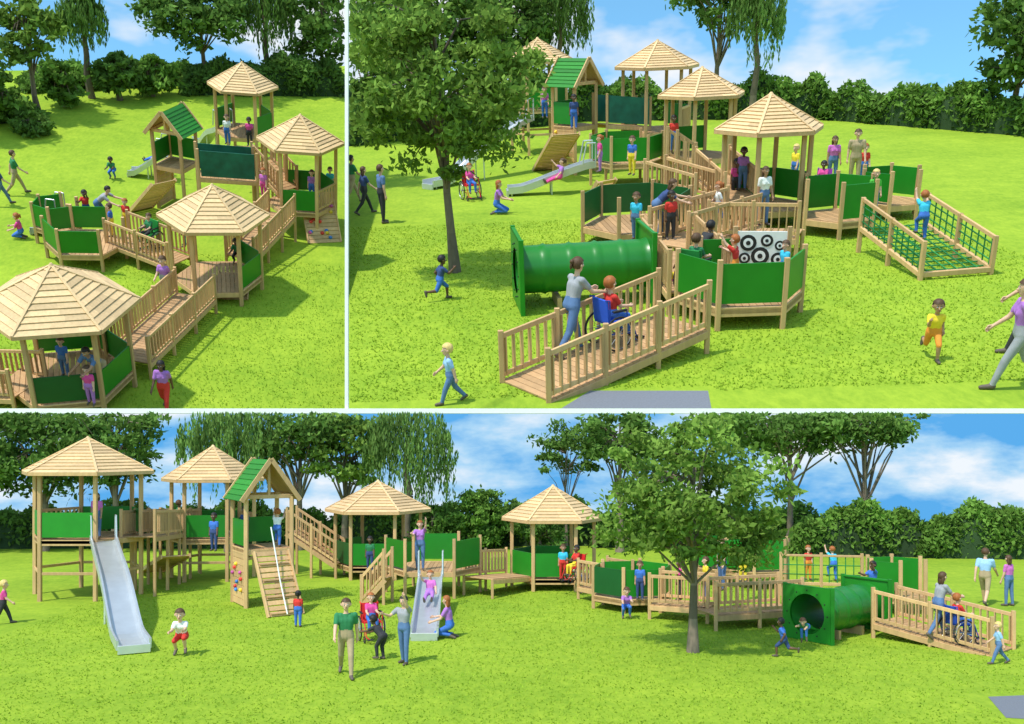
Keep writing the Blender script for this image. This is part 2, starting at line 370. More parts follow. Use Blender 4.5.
def tunnel(P,a,b,size=1.5,r=.52,ch=.75):
    p0=P.g(*a);p1=P.g(*b); mb=MB(); d=(p1-p0).normalized(); x=V((-d.y,d.x,0)); z=V((0,0,1)); C=V((0,0,ch))
    n=32; L=(p1-p0).length; m=40
    for rr,flip in ((r,0),(r-.03,1)):
        vs=[]
        for i in range(m+1):
            t=i/m; q=p0+d*L*t+C; e=rr+(.03 if (i%8==0 and not flip) else 0)
            vs+=[q+(x*math.cos(k*2*math.pi/n)+z*math.sin(k*2*math.pi/n))*e for k in range(n)]
        mb.add(vs,[(i*n+k,i*n+(k+1)%n,(i+1)*n+(k+1)%n,(i+1)*n+k) for i in range(m) for k in range(n)],'plastic',True,.5)
    for p,s in ((p0,-1),(p1,1)):
        for off in (0,.05):
            q=p+d*s*off; out=[];inn=[]
            for k in range(n):
                a=k*2*math.pi/n+math.pi/4; ca,sa=math.cos(a),math.sin(a); f=1/max(abs(ca),abs(sa))
                out.append(q+C+(x*ca+z*sa)*f*size/2); inn.append(q+C+(x*ca+z*sa)*(r-.02))
            mb.add(out+inn,[(k,(k+1)%n,n+(k+1)%n,n+k) for k in range(n)],'green',False,.5)
        for sx in (-1,1):
            e=p+x*sx*(size/2+.02); mb.beam(e-V((0,0,.05)),e+V((0,0,ch+size/2+.04)),.1,.1,'green')
        mb.beam(p-x*size/2+z*(ch+size/2),p+x*size/2+z*(ch+size/2),.08,.05,'green')
        for k in range(12):
            a=k*math.pi/6; mb.ell(p+d*s*.055+C+(x*math.cos(a)+z*math.sin(a))*(r+.07),(.02,.02,.02),'black',6,4)
    for t in (.3,.7):
        q=p0.lerp(p1,t); mb.beam(q-x*.4+V((0,0,.1)),q+x*.4+V((0,0,.1)),.1,.25)
    return mb.finish('green_tunnel',P)
def gable(P,u,v,w,dh,eave,peak,rot=0):
    c=P.g(u,v); mb=MB(); ca,sa=math.cos(rot),math.sin(rot)
    def T(x,y,z): return V((c.x+x*ca-y*sa,c.y+x*sa+y*ca,z))
    h=w/2
    for x in(-h,h):
        for y in(-h,h): mb.beam(T(x,y,-.05),T(x,y,eave),.12,.12)
    poly=[(T(x,y,0).x,T(x,y,0).y) for x,y in((-h,-h),(h,-h),(h,h),(-h,h))]
    deck(mb,poly,dh,rot)
    gpanel(mb,T(-h,h,dh),T(-h,-h,dh)); gpanel(mb,T(h,h,dh),T(-h,h,dh))
    e=.2
    for s in(-1,1):
        a=T(s*(h+e),-h-e,eave-.12);b=T(s*(h+e),h+e,eave-.12);t0=T(0,-h-e,peak);t1=T(0,h+e,peak)
        nr=(b-a).cross(t0-a).normalized(); nr=nr if nr.z>0 else -nr
        for k in range(8):
            u0,u1=k/8,(k+1.1)/8; u1=min(1,u1)
            q=[a.lerp(t0,u0)+nr*.04,b.lerp(t1,u0)+nr*.04,b.lerp(t1,u1)+nr*.015,a.lerp(t0,u1)+nr*.015]
            mb.add(q+[q[0]-nr*.04,q[1]-nr*.04],[(0,1,2,3),(4,5,1,0)],'roofgreen')
        mb.add([a,b,t1,t0],[(0,1,2,3)],'wood')
        for aa,tt in((a,t0),(b,t1)): mb.beam(aa,tt+V((0,0,.03)),.05,.14)
    for y in(-h,h):
        mb.beam(T(-h,y,eave),T(h,y,eave),.08,.12); mb.beam(T(0,y,eave),T(0,y,peak-.1),.08,.08)
    for x in(-h,h): mb.beam(T(x,-h,eave),T(x,h,eave),.08,.12)
    nb=int((dh-.1)/.2)
    for k in range(nb):
        z=.12+k*.2; mb.beam(T(-h,-h*.96,z),T(-h,h*.96,z),.035,.185)
    for k in range(9): mb.ell(T(-h-.05,R.uniform(-h*.8,h*.8),R.uniform(.3,dh-.2)),(.06,.06,.06),'hold%d'%(k%4),6,5)
    return mb.finish('green_roof_play_tower',P,c)
def climbwall(P,a,b,w=1.1,rope=True,name='timber_climbing_ramp',holds=False):
    p0=P.g(*a);p1=P.g(*b); mb=MB(); d=p1-p0;L=d.length;dn=d/L; x=V((dn.y,-dn.x,0)).normalized(); up=x.cross(dn)
    if up.z<0: up=-up
    n=int(L/.16)
    for i in range(n):
        p=p0.lerp(p1,(i+.5)/n); mb.beam(p-x*w/2,p+x*w/2,L/n*(.9 if holds else .8),.035,'wood',up=up)
    for s in(-1,1): mb.beam(p0+x*s*w/2,p1+x*s*w/2,.05,.14,up=up)
    if holds:
        for i in range(18):
            p=p0.lerp(p1,R.uniform(.08,.92))+x*R.uniform(-.42,.42)*w+up*.04; mb.ell(p,(.08,.07,.07),'hold%d'%(i%4),6,5)
    else:
        for i in range(2,n,3):
            p=p0.lerp(p1,(i+.5)/n)+up*.04; mb.beam(p-x*w*.42,p+x*w*.42,.05,.05,'deck',up=up)
    if rope: mb.path([p0+V((0,0,.7)),p0.lerp(p1,.5)+up*.15,p1+up*.12],.022,'white',6)
    return mb.finish(name,P)
def net(P,a,b,w=1.4,vert=False,hh=.9):
    p0=P.g(*a);p1=P.g(*b); mb=MB(); d=p1-p0;L=d.length;dn=d/L; Z=V((0,0,1))
    if vert: x=Z*hh; o0,o1=p0,p1
    else:
        x=V((dn.y,-dn.x,0)).normalized()*w; o0,o1=p0-x/2,p1-x/2
    n=int(L/.24); m=int(x.length/.24)
    for i in range(n+1): q=o0.lerp(o1,i/n); mb.path([q,q+x*.5+Z*(-.03),q+x],.018,'rope',5)
    for j in range(m+1): q=x*j/m; mb.cyl(o0+q,o1+q,.018,.018,'rope',5)
    if vert:
        for t in(0,.5,1): q=p0.lerp(p1,t); mb.beam(V((q.x,q.y,0)),q+x+Z*.1,.09,.09)
        mb.beam(p0+x,p1+x,.07,.07); mb.beam(p0,p1,.07,.1)
    else:
        for k,o in enumerate((o0,o0+x)):
            e=(o1+x*k); mb.beam(o,e,.09,.12)
            for t in(0,.5,1):
                q=o.lerp(e,t); mb.beam(V((q.x,q.y,-.02)),q+Z*.75,.1,.1)
            mb.beam(o+Z*.7,e+Z*.7,.06,.09)
            for t in np.linspace(.04,.96,11): q=o.lerp(e,t); mb.cyl(q,q+Z*.7,.018,.018,'rope',5)
            for hz in(.18,.36,.54): mb.cyl(o+Z*hz,e+Z*hz,.018,.018,'rope',5)
        mb.beam(o1,o1+x,.09,.12)
    return mb.finish('rope_climbing_net',P)
def bubblepanel(P,a,ang=0,w=1.0,hh=.9):
    p=P.g(*a); mb=MB(); dx=V((math.cos(ang),math.sin(ang),0)); n=V((dx.y,-dx.x,0)); Z=V((0,0,1)); k=hh/.9
    mb.board(p-dx*w/2,p+dx*w/2,.05,.05+hh,.04,'white')
    for s in(-1,1): mb.beam(V((p.x,p.y,0))+dx*s*(w/2+.04),p+dx*s*(w/2+.04)+Z*(hh+.15),.09,.09)
    for cx,cz,r in((-.27,.68,.2),(.1,.74,.15),(.36,.62,.12),(-.33,.3,.14),(-.02,.36,.22),(.34,.28,.17)):
        r*=min(k,w); q=p+dx*cx*w+Z*cz*k
        mb.cyl(q+n*.022,q+n*.03,r,r,'black',16); mb.cyl(q+n*.031,q+n*.036,r*.6,r*.6,'white',16); mb.cyl(q+n*.037,q+n*.042,r*.28,r*.28,'black',12)
    return mb.finish('activity_panel',P,p)
def wheelchair(P,a,head,col='blue'):
    cn={'blue':(.02,.08,.5),'red':(.6,.02,.02),'green':(.02,.3,.05),'purple':(.35,.05,.45)}[col]; fn='fabric_'+col
    mat(fn,cn,.7); p=P.g(*a); mb=MB()
    for s in(-1,1):
        c=V((s*.29,-.05,.3)); pts=[c+V((0,math.cos(t)*.3,math.sin(t)*.3)) for t in np.linspace(0,6.283,25)]
        mb.path(pts,.018,'rubber',6)
        pts=[c+V((s*.03,math.cos(t)*.26,math.sin(t)*.26)) for t in np.linspace(0,6.283,19)]; mb.path(pts,.008,'chrome',5)
        for t in np.linspace(0,5.5,8): mb.cyl(c,c+V((0,math.cos(t)*.29,math.sin(t)*.29)),.005,.005,'chrome',4)
        mb.cyl(c-V((.03,0,0)),c+V((.03,0,0)),.03,.03,'chrome',8)
        c=V((s*.24,.38,.09)); pts=[c+V((0,math.cos(t)*.08,math.sin(t)*.08)) for t in np.linspace(0,6.283,13)]; mb.path(pts,.014,'rubber',5)
        mb.path([V((s*.22,-.3,.92)),V((s*.22,-.2,.9)),V((s*.22,-.18,.45)),V((s*.22,.28,.47)),V((s*.2,.42,.15)),V((s*.15,.55,.12))],.014,fn,6)
        mb.path([V((s*.22,-.18,.3)),V((s*.22,.25,.25)),V((s*.24,.38,.1))],.012,fn,6)
        mb.path([V((s*.25,-.18,.68)),V((s*.25,.15,.68)),V((s*.25,.18,.47))],.014,fn,6)
        mb.beam(V((s*.25,-.15,.7)),V((s*.25,.14,.7)),.05,.03,'rubber'); mb.beam(V((s*.06,.52,.11)),V((s*.2,.56,.11)),.12,.02,'rubber')
    mb.beam(V((0,-.2,.48)),V((0,.25,.49)),.42,.05,fn); mb.beam(V((0,-.2,.5)),V((0,-.24,.9)),.42,.04,fn,up=V((0,1,0)))
    mb.cyl(V((-.29,-.05,.3)),V((.29,-.05,.3)),.012,.012,'chrome',6)
    o=mb.finish('wheelchair',P,V((0,0,0))); o.matrix_world=P.M@Matrix.Translation(p)@Matrix.Rotation(math.radians(head),4,'Z'); return p
# ------------------------------------------------------------------ people
POSES={ # lean, (thighs), (knees), (arm fwd), (arm out), (elbows)
'stand':(2,(4,-3),(3,2),(8,-4),(9,9),(12,10)),
'walk':(4,(26,-20),(8,22),(-24,26),(8,8),(14,26)),
'run':(13,(48,-28),(48,62),(-45,48),(10,10),(75,85)),
'push':(14,(24,-18),(10,18),(42,42),(4,4),(38,38)),
'sit':(-3,(84,84),(82,82),(32,34),(8,8),(55,50)),
'kneel':(10,(64,60),(148,146),(30,36),(8,8),(40,45)),
'bend':(48,(34,20),(40,30),(62,50),(6,6),(18,22)),
'crouch':(28,(92,80),(120,118),(60,50),(8,8),(35,40)),
'reach':(2,(6,-6),(6,4),(128,60),(12,14),(24,50)),
'slide':(-14,(82,78),(14,10),(28,110),(18,30),(20,30)),
'crawl':(78,(92,78),(92,88),(82,92),(6,6),(6,4)),
'climb':(14,(62,8),(74,20),(125,95),(10,10),(35,50)),
}
PM={}
def capsule(p0,p1,r0,r1,out,n=12):
    p0=V(p0);p1=V(p1);d=p1-p0; d=d.normalized() if d.length>1e-6 else V((0,0,1)); up=V((0,1,0)) if abs(d.y)<.9 else V((0,0,1))
    x=d.cross(up).normalized();y=x.cross(d); vs=[];o=len(out[0])
    rings=[]
    for t in (-1.45,-.9,-.4,0): rings.append((p0+d*r0*math.sin(t),r0*math.cos(t)))
    for t in (0,.4,.9,1.45): rings.append((p1+d*r1*math.sin(t),r1*math.cos(t)))
    for c,r in rings:
        for i in range(n):
            a=i*2*math.pi/n; vs.append(c+x*math.cos(a)*r+y*math.sin(a)*r)
    k=len(rings); out[0].extend(vs)
    out[1].extend([(o+j*n+i,o+j*n+(i+1)%n,o+(j+1)*n+(i+1)%n,o+(j+1)*n+i) for j in range(k-1) for i in range(n)]+[tuple(o+i for i in range(n-1,-1,-1)),tuple(o+(k-1)*n+i for i in range(n))])
def person_mesh(pose,kind,long_,hair):
    key=(pose,kind,long_,hair)
    if key in PM: return PM[key]
    lean,th,kn,af,ao,el=POSES[pose]; ch=kind=='child'; wo=kind=='woman'
    leg=.205 if ch else .235; tor=.265 if ch else .29; hs=1.38 if ch else 1.08; sw=.085 if ch else (.09 if wo else .108); g=1.15 if ch else 1.05
    rd=math.radians; out=([],[]); prims=[]
    def cap(p0,p1,r0,r1,reg): capsule(p0,p1,r0,r1,out); prims.append((np.array(p0),np.array(p1),r0,r1,reg))
    Ld=V((0,math.sin(rd(lean)),math.cos(rd(lean)))); Fw=V((0,math.cos(rd(lean)),-math.sin(rd(lean))))
    pel=V((0,0,0)); waist=Ld*tor*.32; chest=Ld*tor*.68; nb=Ld*tor
    hl=lean*.35; Hd=V((0,math.sin(rd(hl)),math.cos(rd(hl)))); Hf=V((0,math.cos(rd(hl)),-math.sin(rd(hl))))
    hipw=.052 if not wo else .056
    for s in(-1,1):
        cap(pel+V((s*hipw*.75,0,.0)),waist+V((s*.03,0,0)),.062*g,.05*g,2 )
        cap(waist+V((s*.03,0,0)),chest+V((s*sw*.42,0,0)),.052*g,.058*g,1)
        cap(chest+V((s*sw*.42,0,0)),nb+V((s*sw*.62,0,0))-Ld*.035,.056*g,.038*g,1)
        if wo: cap(chest+V((s*.04,0,0))+Fw*.03-Ld*.01,chest+V((s*.04,0,0))+Fw*.042-Ld*.015,.034,.03,1)
    cap(pel,waist,.064*g,.055*g,2); cap(waist,chest,.055*g,.06*g,1); cap(chest,nb-Ld*.03,.06*g,.035*g,1)
    hn=nb+Hd*.035; cap(nb-Ld*.02,hn,.028*g,.026*g,0)
    hc=hn+Hd*.062*hs+Hf*.008
    cap(hc+Hd*.014*hs-Hf*.008*hs,hc+Hd*.016*hs-Hf*.008*hs,.052*hs,.052*hs,0)
    cap(hc-Hd*.022*hs+Hf*.008*hs,hc-Hd*.036*hs+Hf*.016*hs,.04*hs,.027*hs,0)
    cap(hc-Hd*.0*hs+Hf*.046*hs,hc-Hd*.012*hs+Hf*.056*hs,.006*hs,.0095*hs,0)
    for s in(-1,1): cap(hc+V((s*.052*hs,-.004,-.008)),hc+V((s*.055*hs,-.006,.008)),.011*hs,.012*hs,0,)
    hands=[]
    for i,s in enumerate((-1,1)):
        hp=V((s*hipw,0,-.02)); t=rd(th[i]); splay=.12 if pose in('slide','crouch','sit') else .03
        tdir=V((s*splay,math.sin(t),-math.cos(t))).normalized(); knp=hp+tdir*leg
        a=rd(th[i]-kn[i]); sd=V((s*.01,math.sin(a),-math.cos(a))).normalized(); an=knp+sd*leg
        cap(hp,knp,.05*g,.035*g,2)
        if long_: cap(knp,an-sd*.02,.036*g,.026*g,2)
        else: cap(knp,an-sd*.02,.033*g,.02*g,0)
        fa=a+math.pi/2 if abs(math.degrees(a))>25 else math.pi/2
        if pose in('run','walk') and a<-.4: fa=a+math.pi/2+.2
        if pose in('kneel','crawl'): fa=a+.1
        fd=V((s*.15,math.sin(fa),-math.cos(fa))).normalized()
        perp=sd if abs(sd.dot(fd))<.7 else V((0,0,-1))
        cap(an-fd*.012+perp*.012,an+fd*.085+perp*.022,.026*g,.02*g,4)
        sh=nb-Ld*.03+V((s*sw,0,0)); b=rd(af[i]); o=rd(ao[i])
        ud=V((s*math.sin(o),math.sin(b)*math.cos(o),-math.cos(b)*math.cos(o))).normalized(); ep=sh+ud*(.15 if ch else .165)
        c=b+rd(el[i]); f_=V((s*math.sin(o)*.4,math.sin(c),-math.cos(c))).normalized(); wp=ep+f_*(.125 if ch else .14)
        cap(sh,sh.lerp(ep,.6),.036*g,.031*g,1); cap(sh.lerp(ep,.55),ep,.025*g,.023*g,0); cap(ep,wp,.023*g,.016*g,0)
        cap(wp,wp+f_*.042,.016*g,.02*g,0,)
        hands.append((wp+f_*.045,f_,V((-s,0,0)),s))
    me=bpy.data.meshes.new('tmp'); me.from_pydata([tuple(v) for v in out[0]],[],out[1]); ob=link(bpy.data.objects.new('tmp',me))
    md=ob.modifiers.new('r','REMESH'); md.mode='VOXEL'; md.voxel_size=.0095
    sm=ob.modifiers.new('s','SMOOTH'); sm.factor=.5; sm.iterations=3
    dg=bpy.context.evaluated_depsgraph_get(); em=bpy.data.meshes.new_from_object(ob.evaluated_get(dg)); bpy.data.objects.remove(ob)
    nv=len(em.vertices); co=np.empty(nv*3); em.vertices.foreach_get('co',co); co=co.reshape(-1,3)
    polys=[tuple(p.vertices) for p in em.polygons]; cen=np.array([co[list(p)].mean(0) for p in polys])
    best=np.full(len(cen),9.);reg=np.zeros(len(cen),int)
    for p0,p1,r0,r1,rg in prims:
        d=p1-p0; t=np.clip(((cen-p0)@d)/(d@d+1e-9),0,1); ds=np.linalg.norm(cen-(p0+t[:,None]*d),axis=1)-(r0+(r1-r0)*t)
        k=ds<best; best[k]=ds[k]; reg[k]=rg
    bpy.data.meshes.remove(em)
    mb=MB(); names=['skin','top','bottom','hair','shoe','dark','white','lip']
    mb.mn=names[:]; mb.v=[tuple(c) for c in co]; mb.f=[list(p) for p in polys]; mb.m=[int(r) for r in reg]; mb.var=[.5]*len(polys); mb.sm=[True]*len(polys)
    for p,f_,inw,s in hands:
        side_=f_.cross(inw).normalized()
        for k,(off,ln) in enumerate(((-.015,.03),(-.005,.036),(.005,.034),(.014,.026))):
            a=p+side_*off; b=a+f_*ln*.55+inw*.004; c=b+f_*ln*.45+inw*.014
            mb.cyl(a-f_*.012,b,.0062*g,.0056*g,'skin',6); mb.cyl(b,c,.0056*g,.0045*g,'skin',6)
        tdir=1 if side_.y>0 or side_.z>0 else -1
        a=p-f_*.03+side_*tdir*.012+inw*.006; b=a+f_*.02+side_*tdir*.014+inw*.008; mb.cyl(a,b,.0075*g,.0065*g,'skin',6); mb.cyl(b,b+f_*.016+inw*.006,.0065*g,.005*g,'skin',6)
    X=V((1,0,0)); q=Matrix((X,Hf,Hd)).transposed()
    for s in(-1,1):
        e=hc+Hd*.004*hs+Hf*.0405*hs+X*s*.018*hs
        mb.ell(e,(.0085*hs,.005*hs,.006*hs),'white',8,6,q); mb.ell(e+Hf*.0035*hs,(.0042*hs,.003*hs,.0046*hs),'dark',8,6,q)
        mb.ell(e+Hd*.0125*hs+Hf*.002,(.011*hs,.003*hs,.0022*hs),'hair',8,4,q)
    mb.ell(hc-Hd*.030*hs+Hf*.0425*hs,(.0145*hs,.004*hs,.0035*hs),'lip',8,4,q)
    n,k=22,16; vs=[];base=hc+Hd*.016*hs-Hf*.010*hs; rr=.0585*hs
    fs=[]
    def ok(a,t):
        y=math.sin(t)*math.sin(a); z=math.cos(t)
        front=y>.25
        low={'short':-.45,'long':-.95,'bun':-.5}[hair]
        return z>(.42 if front else low) or (y<-.1 and z>low-.2)
    for j in range(k+1):
        t=math.pi*j/k
        for i in range(n):
            a=2*math.pi*i/n; r=rr*(1+.035*math.sin(a*7+t*5)+.02*R.uniform(-1,1)); vs.append(base+q@V((r*math.sin(t)*math.cos(a),r*1.04*math.sin(t)*math.sin(a),r*1.06*math.cos(t))))
    for j in range(k):
        for i in range(n):
            if ok(2*math.pi*(i+.5)/n,math.pi*(j+.5)/k): fs.append((j*n+i,(j+1)*n+i,(j+1)*n+(i+1)%n,j*n+(i+1)%n))
    mb.add(vs,fs,'hair',True,.5)
    if hair=='long':
        for s in(-1,0,1): mb.ell(base-Hf*(.03 if s==0 else .018)*hs+X*s*.032*hs-Hd*.055*hs,(.028*hs,.022*hs,.065*hs),'hair',10,8,q)
    if hair=='bun':
        mb.ell(base-Hf*.062*hs+Hd*.02,(.022*hs,.022*hs,.022*hs),'hair',8,6,q); mb.ell(base-Hf*.07*hs-Hd*.02,(.013*hs,.013*hs,.035*hs),'hair',8,6,q)
    vv=np.array(mb.v); zmin=vv[:,2].min(); Hh=2*leg+.05+tor+.035+.062*hs*2
    vv[:,2]-=zmin; vv/=Hh
    me=bpy.data.meshes.new('figure'); me.from_pydata(vv.tolist(),[],mb.f); me.polygons.foreach_set('material_index',mb.m); me.polygons.foreach_set('use_smooth',mb.sm)
    a=me.attributes.new('var','FLOAT','FACE'); a.data.foreach_set('value',[.5]*len(mb.f))
    for _ in names: me.materials.append(None)
    me.update(); PM[key]=(me,-zmin/Hh); return PM[key]
COL={'g':(.03,.2,.08),'G':(.1,.5,.06),'r':(.65,.04,.03),'w':(.8,.8,.78),'b':(.05,.16,.55),'n':(.04,.07,.2),'c':(.05,.5,.75),'p':(.6,.15,.5),'P':(.42,.17,.55),'m':(.7,.07,.3),'y':(.85,.62,.04),'k':(.035,.035,.04),'j':(.10,.18,.36),'t':(.40,.3,.18),'o':(.8,.28,.04),'e':(.32,.32,.35),'B':(.32,.52,.8),
 'br':(.09,.045,.02),'bl':(.7,.5,.18),'bk':(.015,.012,.012),'rd':(.36,.11,.025)}
SK={'1':(.70,.42,.29),'2':(.44,.24,.14),'3':(.14,.07,.04)}
def person(P,pos,who,pose,head,cols,hair='br',skin='1',h=None,hs=None,long_=True,seat=None):
    kind={'man':'man','woman':'woman','boy':'child','girl':'child'}[who]
    h=h or {'man':1.76,'woman':1.66,'boy':1.18,'girl':1.15}[who]
    hst=hs or {'man':'short','woman':'long','boy':'short','girl':'bun'}[who]
    me,pz=person_mesh(pose,kind,long_,hst); p=P.g(*pos) if not isinstance(pos,V) else pos.copy()
    if seat is not None: p.z+=seat-(pz-.055)*h
    o=link(bpy.data.objects.new(who,me)); o.matrix_world=P.M@Matrix.Translation(p)@Matrix.Rotation(math.radians(head),4,'Z')@Matrix.Scale(h,4)
    ms=[mat('skin'+skin,SK[skin],.55,nscale=9,namt=.06),mat('cloth_'+cols[0],COL[cols[0]],.85,nscale=14,namt=.25),mat('cloth_'+cols[1],COL[cols[1]],.85,nscale=14,namt=.25),
        mat('hair_'+hair,COL[hair],.6,nscale=30,namt=.4,stretch=(1,1,.2)),mat('shoe',(.12,.09,.07),.6),mat('black',(0,0,0)),mat('white',(0,0,0)),mat('lip',(.42,.12,.1),.5)]
    for i,m in enumerate(ms): o.material_slots[i].link='OBJECT'; o.material_slots[i].material=m
    return o
def wheeler(P,pos,head,col,who,cols,hair='br',skin='1',h=None):
    p=wheelchair(P,pos,head,col); person(P,p,who,'sit',head,cols,hair,skin,h=h,seat=.52)
# ================================================================== GROUND, WALL, SKY
def sheet(name,P,pts,m,z=0):
    mb=MB(); mb.add([V((p.x,p.y,z)) for p in pts],[tuple(range(len(pts)))],m,var=.5); return mb.finish(name,P,V((0,0,0)))
sheet('lawn',B,[V((-75,2,0)),V((75,2,0)),V((75,60.9,0)),V((-75,60.9,0))],'grass')
sheet('lawn',TR,[TR.g(347.5,436),TR.g(1300,432),TR.g(1300,98),TR.g(347.5,98)],'grass')
sheet('lawn',TL,[TL.g(-400,470),TL.g(346.5,470),TL.g(346.5,66),TL.g(-400,76)],'grass')
pB=[B.g(988,697),B.g(1060,694),B.g(1110,724),B.g(1006,718)]; pT=[TR.g(590,391),TR.g(708,391),TR.g(712,412),TR.g(556,412)]
sheet('path',B,pB,'asphalt',.006); sheet('path',TR,pT,'asphalt',.006)
mb=MB(); mb.add([(-75,60.85,0),(75,60.85,0),(75,60.85,6.6),(-75,60.85,6.6)],[(0,1,2,3)],'skymat'); mb.finish('sky',B,V((0,0,0)))
mb=MB(); mb.prism([(-75,60.9),(75,60.9),(75,61.3),(-75,61.3)],0,6.6,'white'); mb.prism([(-75,60.8),(75,60.8),(75,61.35),(-75,61.35)],6.62,6.92,'white'); mb.finish('retaining_wall',B)
mb=MB(); mb.beam((-10.09,61.1,6.9),(-10.09,61.1,34),.22,.22,'white'); mb.finish('white_post',B)
# ================================================================== BOTTOM LAWN
shelter(B,88,594,4.1,1.9,4.0,5.05,'ggrggo',.0)
slide(B,(103,541,1.85),(134,648,.14),.72)
walk(B,(138,537,1.9),(186,531,1.6),1.1,'lr','timber_bridge')
shelter(B,213,577,3.5,1.5,3.6,4.75,'rgoggo',.1)
climbwall(B,(176,556,1.2),(150,572,0),.9,False)
gable(B,262,603,1.4,1.75,3.3,4.4,.55)
climbwall(B,(271,551,1.75),(286,616,0),1.05,True)
walk(B,(292,531,1.65),(340,563,.5),1.1,'lr','timber_bridge',fill='rail')
shelter(B,378,575,3.75,.45,2.45,3.45,'gogdgg',.0)
walk(B,(366,602,0),(388,577,.8),.7,'lr','timber_steps')
platform(B,433,592,3.1,.85,'ogogog',0,height=.95)
slide(B,(431,577,.85),(424,636,.12),.66)
walk(B,(478,578,.6),(520,575,.45),1.2,'l')
shelter(B,553,586,3.35,.4,2.35,3.4,'ogdggo',.0)
walk(B,(593,585,.4),(618,590,.4),1.2,'lr')
platform(B,632,607,2.4,.4,'gggdgg',0.2)
walk(B,(655,602,.4),(712,606,.4),1.1,'lr')
walk(B,(705,612,.4),(790,607,.4),1.2,'lr')
platform(B,757,586,2.2,.6,'gggggg',.2,height=1.0)
net(B,(781,583,.4),(862,585,.4),vert=True,hh=.9)
platform(B,722,584,1.8,.6,'gggggg',.2,height=1.0)
tunnel(B,(808,641),(866,629),1.34,.52,.68)
platform(B,896,611,1.7,.5,'ggggoo',.3,height=1.0)
walk(B,(885,620,.38),(1003,652,0.02),1.25,'lr','timber_ramp')
# ---- vegetation bottom
tree(B,693,652,5.8,3.85,(2.3,2.0,1.95),13000,.085,'leaf',.12,90,.2,low=1.9)
for u,v,c,r,m,n in [(-25,553,5.0,(3.2,2,2.6),'leafdark',6000),(45,551,5.2,(3.0,2,2.5),'leafdark',6000),(115,553,5.3,(2.2,2,2.1),'leafdark',5000),
     (300,550,5.6,(2.6,2,1.6),'leafdark',5000),(345,549,4.9,(2.0,2,2.0),'leaf',3500),(620,552,5.0,(1.8,1.8,1.7),'leafdark',3500),(790,552,5.7,(4.6,2.2,1.3),'leafdark',9000),(865,554,5.9,(2.6,2,1.1),'leafdark',4500)]:
    tree(B,u,v,6,c,r,n,.14,m,.17,70,.27)
tree(B,566,548,5.6,4.6,(1.8,1.2,1.4),2200,.12,'leafdark',.08,28,.26)
willow(B,228,552,7.6,2.3,1.9,9000,.12); willow(B,408,552,7.4,2.2,1.5,9000,.12)
hedge(B,B.g(-160,548),B.g(175,546),2.2,1.85,9000,.13,'leafdark',lump=.5)
hedge(B,B.g(150,547),B.g(335,546),2.2,1.8,6000,.13,'leafhedge',lump=.5)
hedge(B,B.g(320,546),B.g(600,544),2.0,1.8,9000,.13,'leafdark',lump=.4); hedge(B,B.g(590,546),B.g(830,544),2.0,1.8,8000,.13,'leafhedge',lump=.4)
tree(B,476,549,3,1.45,(1.4,1.2,1.5),9000,.1,'leafhedge',.15,90,.22,'round_bush',low=.05)
tree(B,432,551,2.5,1.1,(1.0,1.0,1.0),3500,.1,'leafhedge',.1,50,.25,'shrub',low=.05); tree(B,540,551,2.5,1.3,(1.2,1.0,1.2),4000,.1,'leafdark',.1,50,.25,'shrub',low=.05)
hedge(B,B.g(790,553),B.g(935,556),1.8,1.9,6000,.12,'leafhedge',lump=.45)
hedge(B,B.g(915,556),B.g(1130,559),1.9,2.05,9000,.12,'leafhedge',lump=.45)
blades(B,-13,13,17,34,45000,.035,pB)
# ---- people bottom
person(B,(346,676),'man','walk',190,'gt','br',h=1.68)
person(B,(404,664),'man','reach',150,'ej','bk',h=1.5)
wheeler(B,(371,640),200,'red','girl','mb','rd'); person(B,(383,660),'boy','bend',60,'kk','bk','3',h=1.1)
person(B,(450,638),'woman','kneel',80,'Pb','rd',h=1.55)
person(B,(182,654),'boy','crouch',185,'wr','br',h=1.35,long_=False); person(B,(298,627),'girl','stand',0,'rb','bk','3',h=.95)
person(B,(3,624),'girl','walk',-70,'mk','bl',h=1.2)
person(B,(784,657),'boy','run',60,'bn','bk','3',h=.95,long_=False); person(B,(806,642,.2),'boy','crawl',150,'gb','br',h=.9)
person(B,(999,664),'boy','walk',80,'Bj','bl',h=.95); person(B,(985,605),'man','walk',-40,'Bt','br',h=1.75,long_=False); person(B,(1009,606),'woman','stand',30,'pj','br',h=1.5)
person(B,(938,638,.2),'woman','push',-75,'ej','br',h=1.6); wheeler(B,(958,643,.13),-75,'blue','boy','rb','rd')
person(B,(97,538,1.9),'woman','stand',180,'pj','br','2',h=1.4); person(B,(178,533,1.7),'boy','walk',-60,'gj','br','3'); person(B,(214,551,1.5),'boy','stand',170,'bn','bk','3')
person(B,(245,545,1.75),'boy','stand',160,'nk','bk','3'); person(B,(277,547,1.75),'girl','climb',0,'wb','rd')
person(B,(420,570,.85),'woman','reach',180,'Pj','rd',h=1.55,hs='short'); person(B,(430,600,.55),'girl','slide',178,'pP','rd')
person(B,(370,571,.45),'boy','stand',180,'gn','bk','3'); person(B,(395,574,.45),'girl','stand',200,'cb','br')
person(B,(563,580,.4),'girl','stand',180,'cr','br','2'); wheeler(B,(576,582,.4),120,'red','boy','ry','bk','3'); person(B,(585,594,0),'boy','crouch',120,'bt','rd')
person(B,(626,618,0),'girl','crouch',180,'Pb','br','1',h=1.1); person(B,(640,600,.4),'boy','stand',170,'bn','br','2',h=1.1)
person(B,(722,590,.6),'woman','stand',120,'gj','br',h=1.5); person(B,(706,598,.4),'boy','stand',100,'yb','br'); person(B,(680,600,.4),'girl','stand',90,'mk','bk','3')
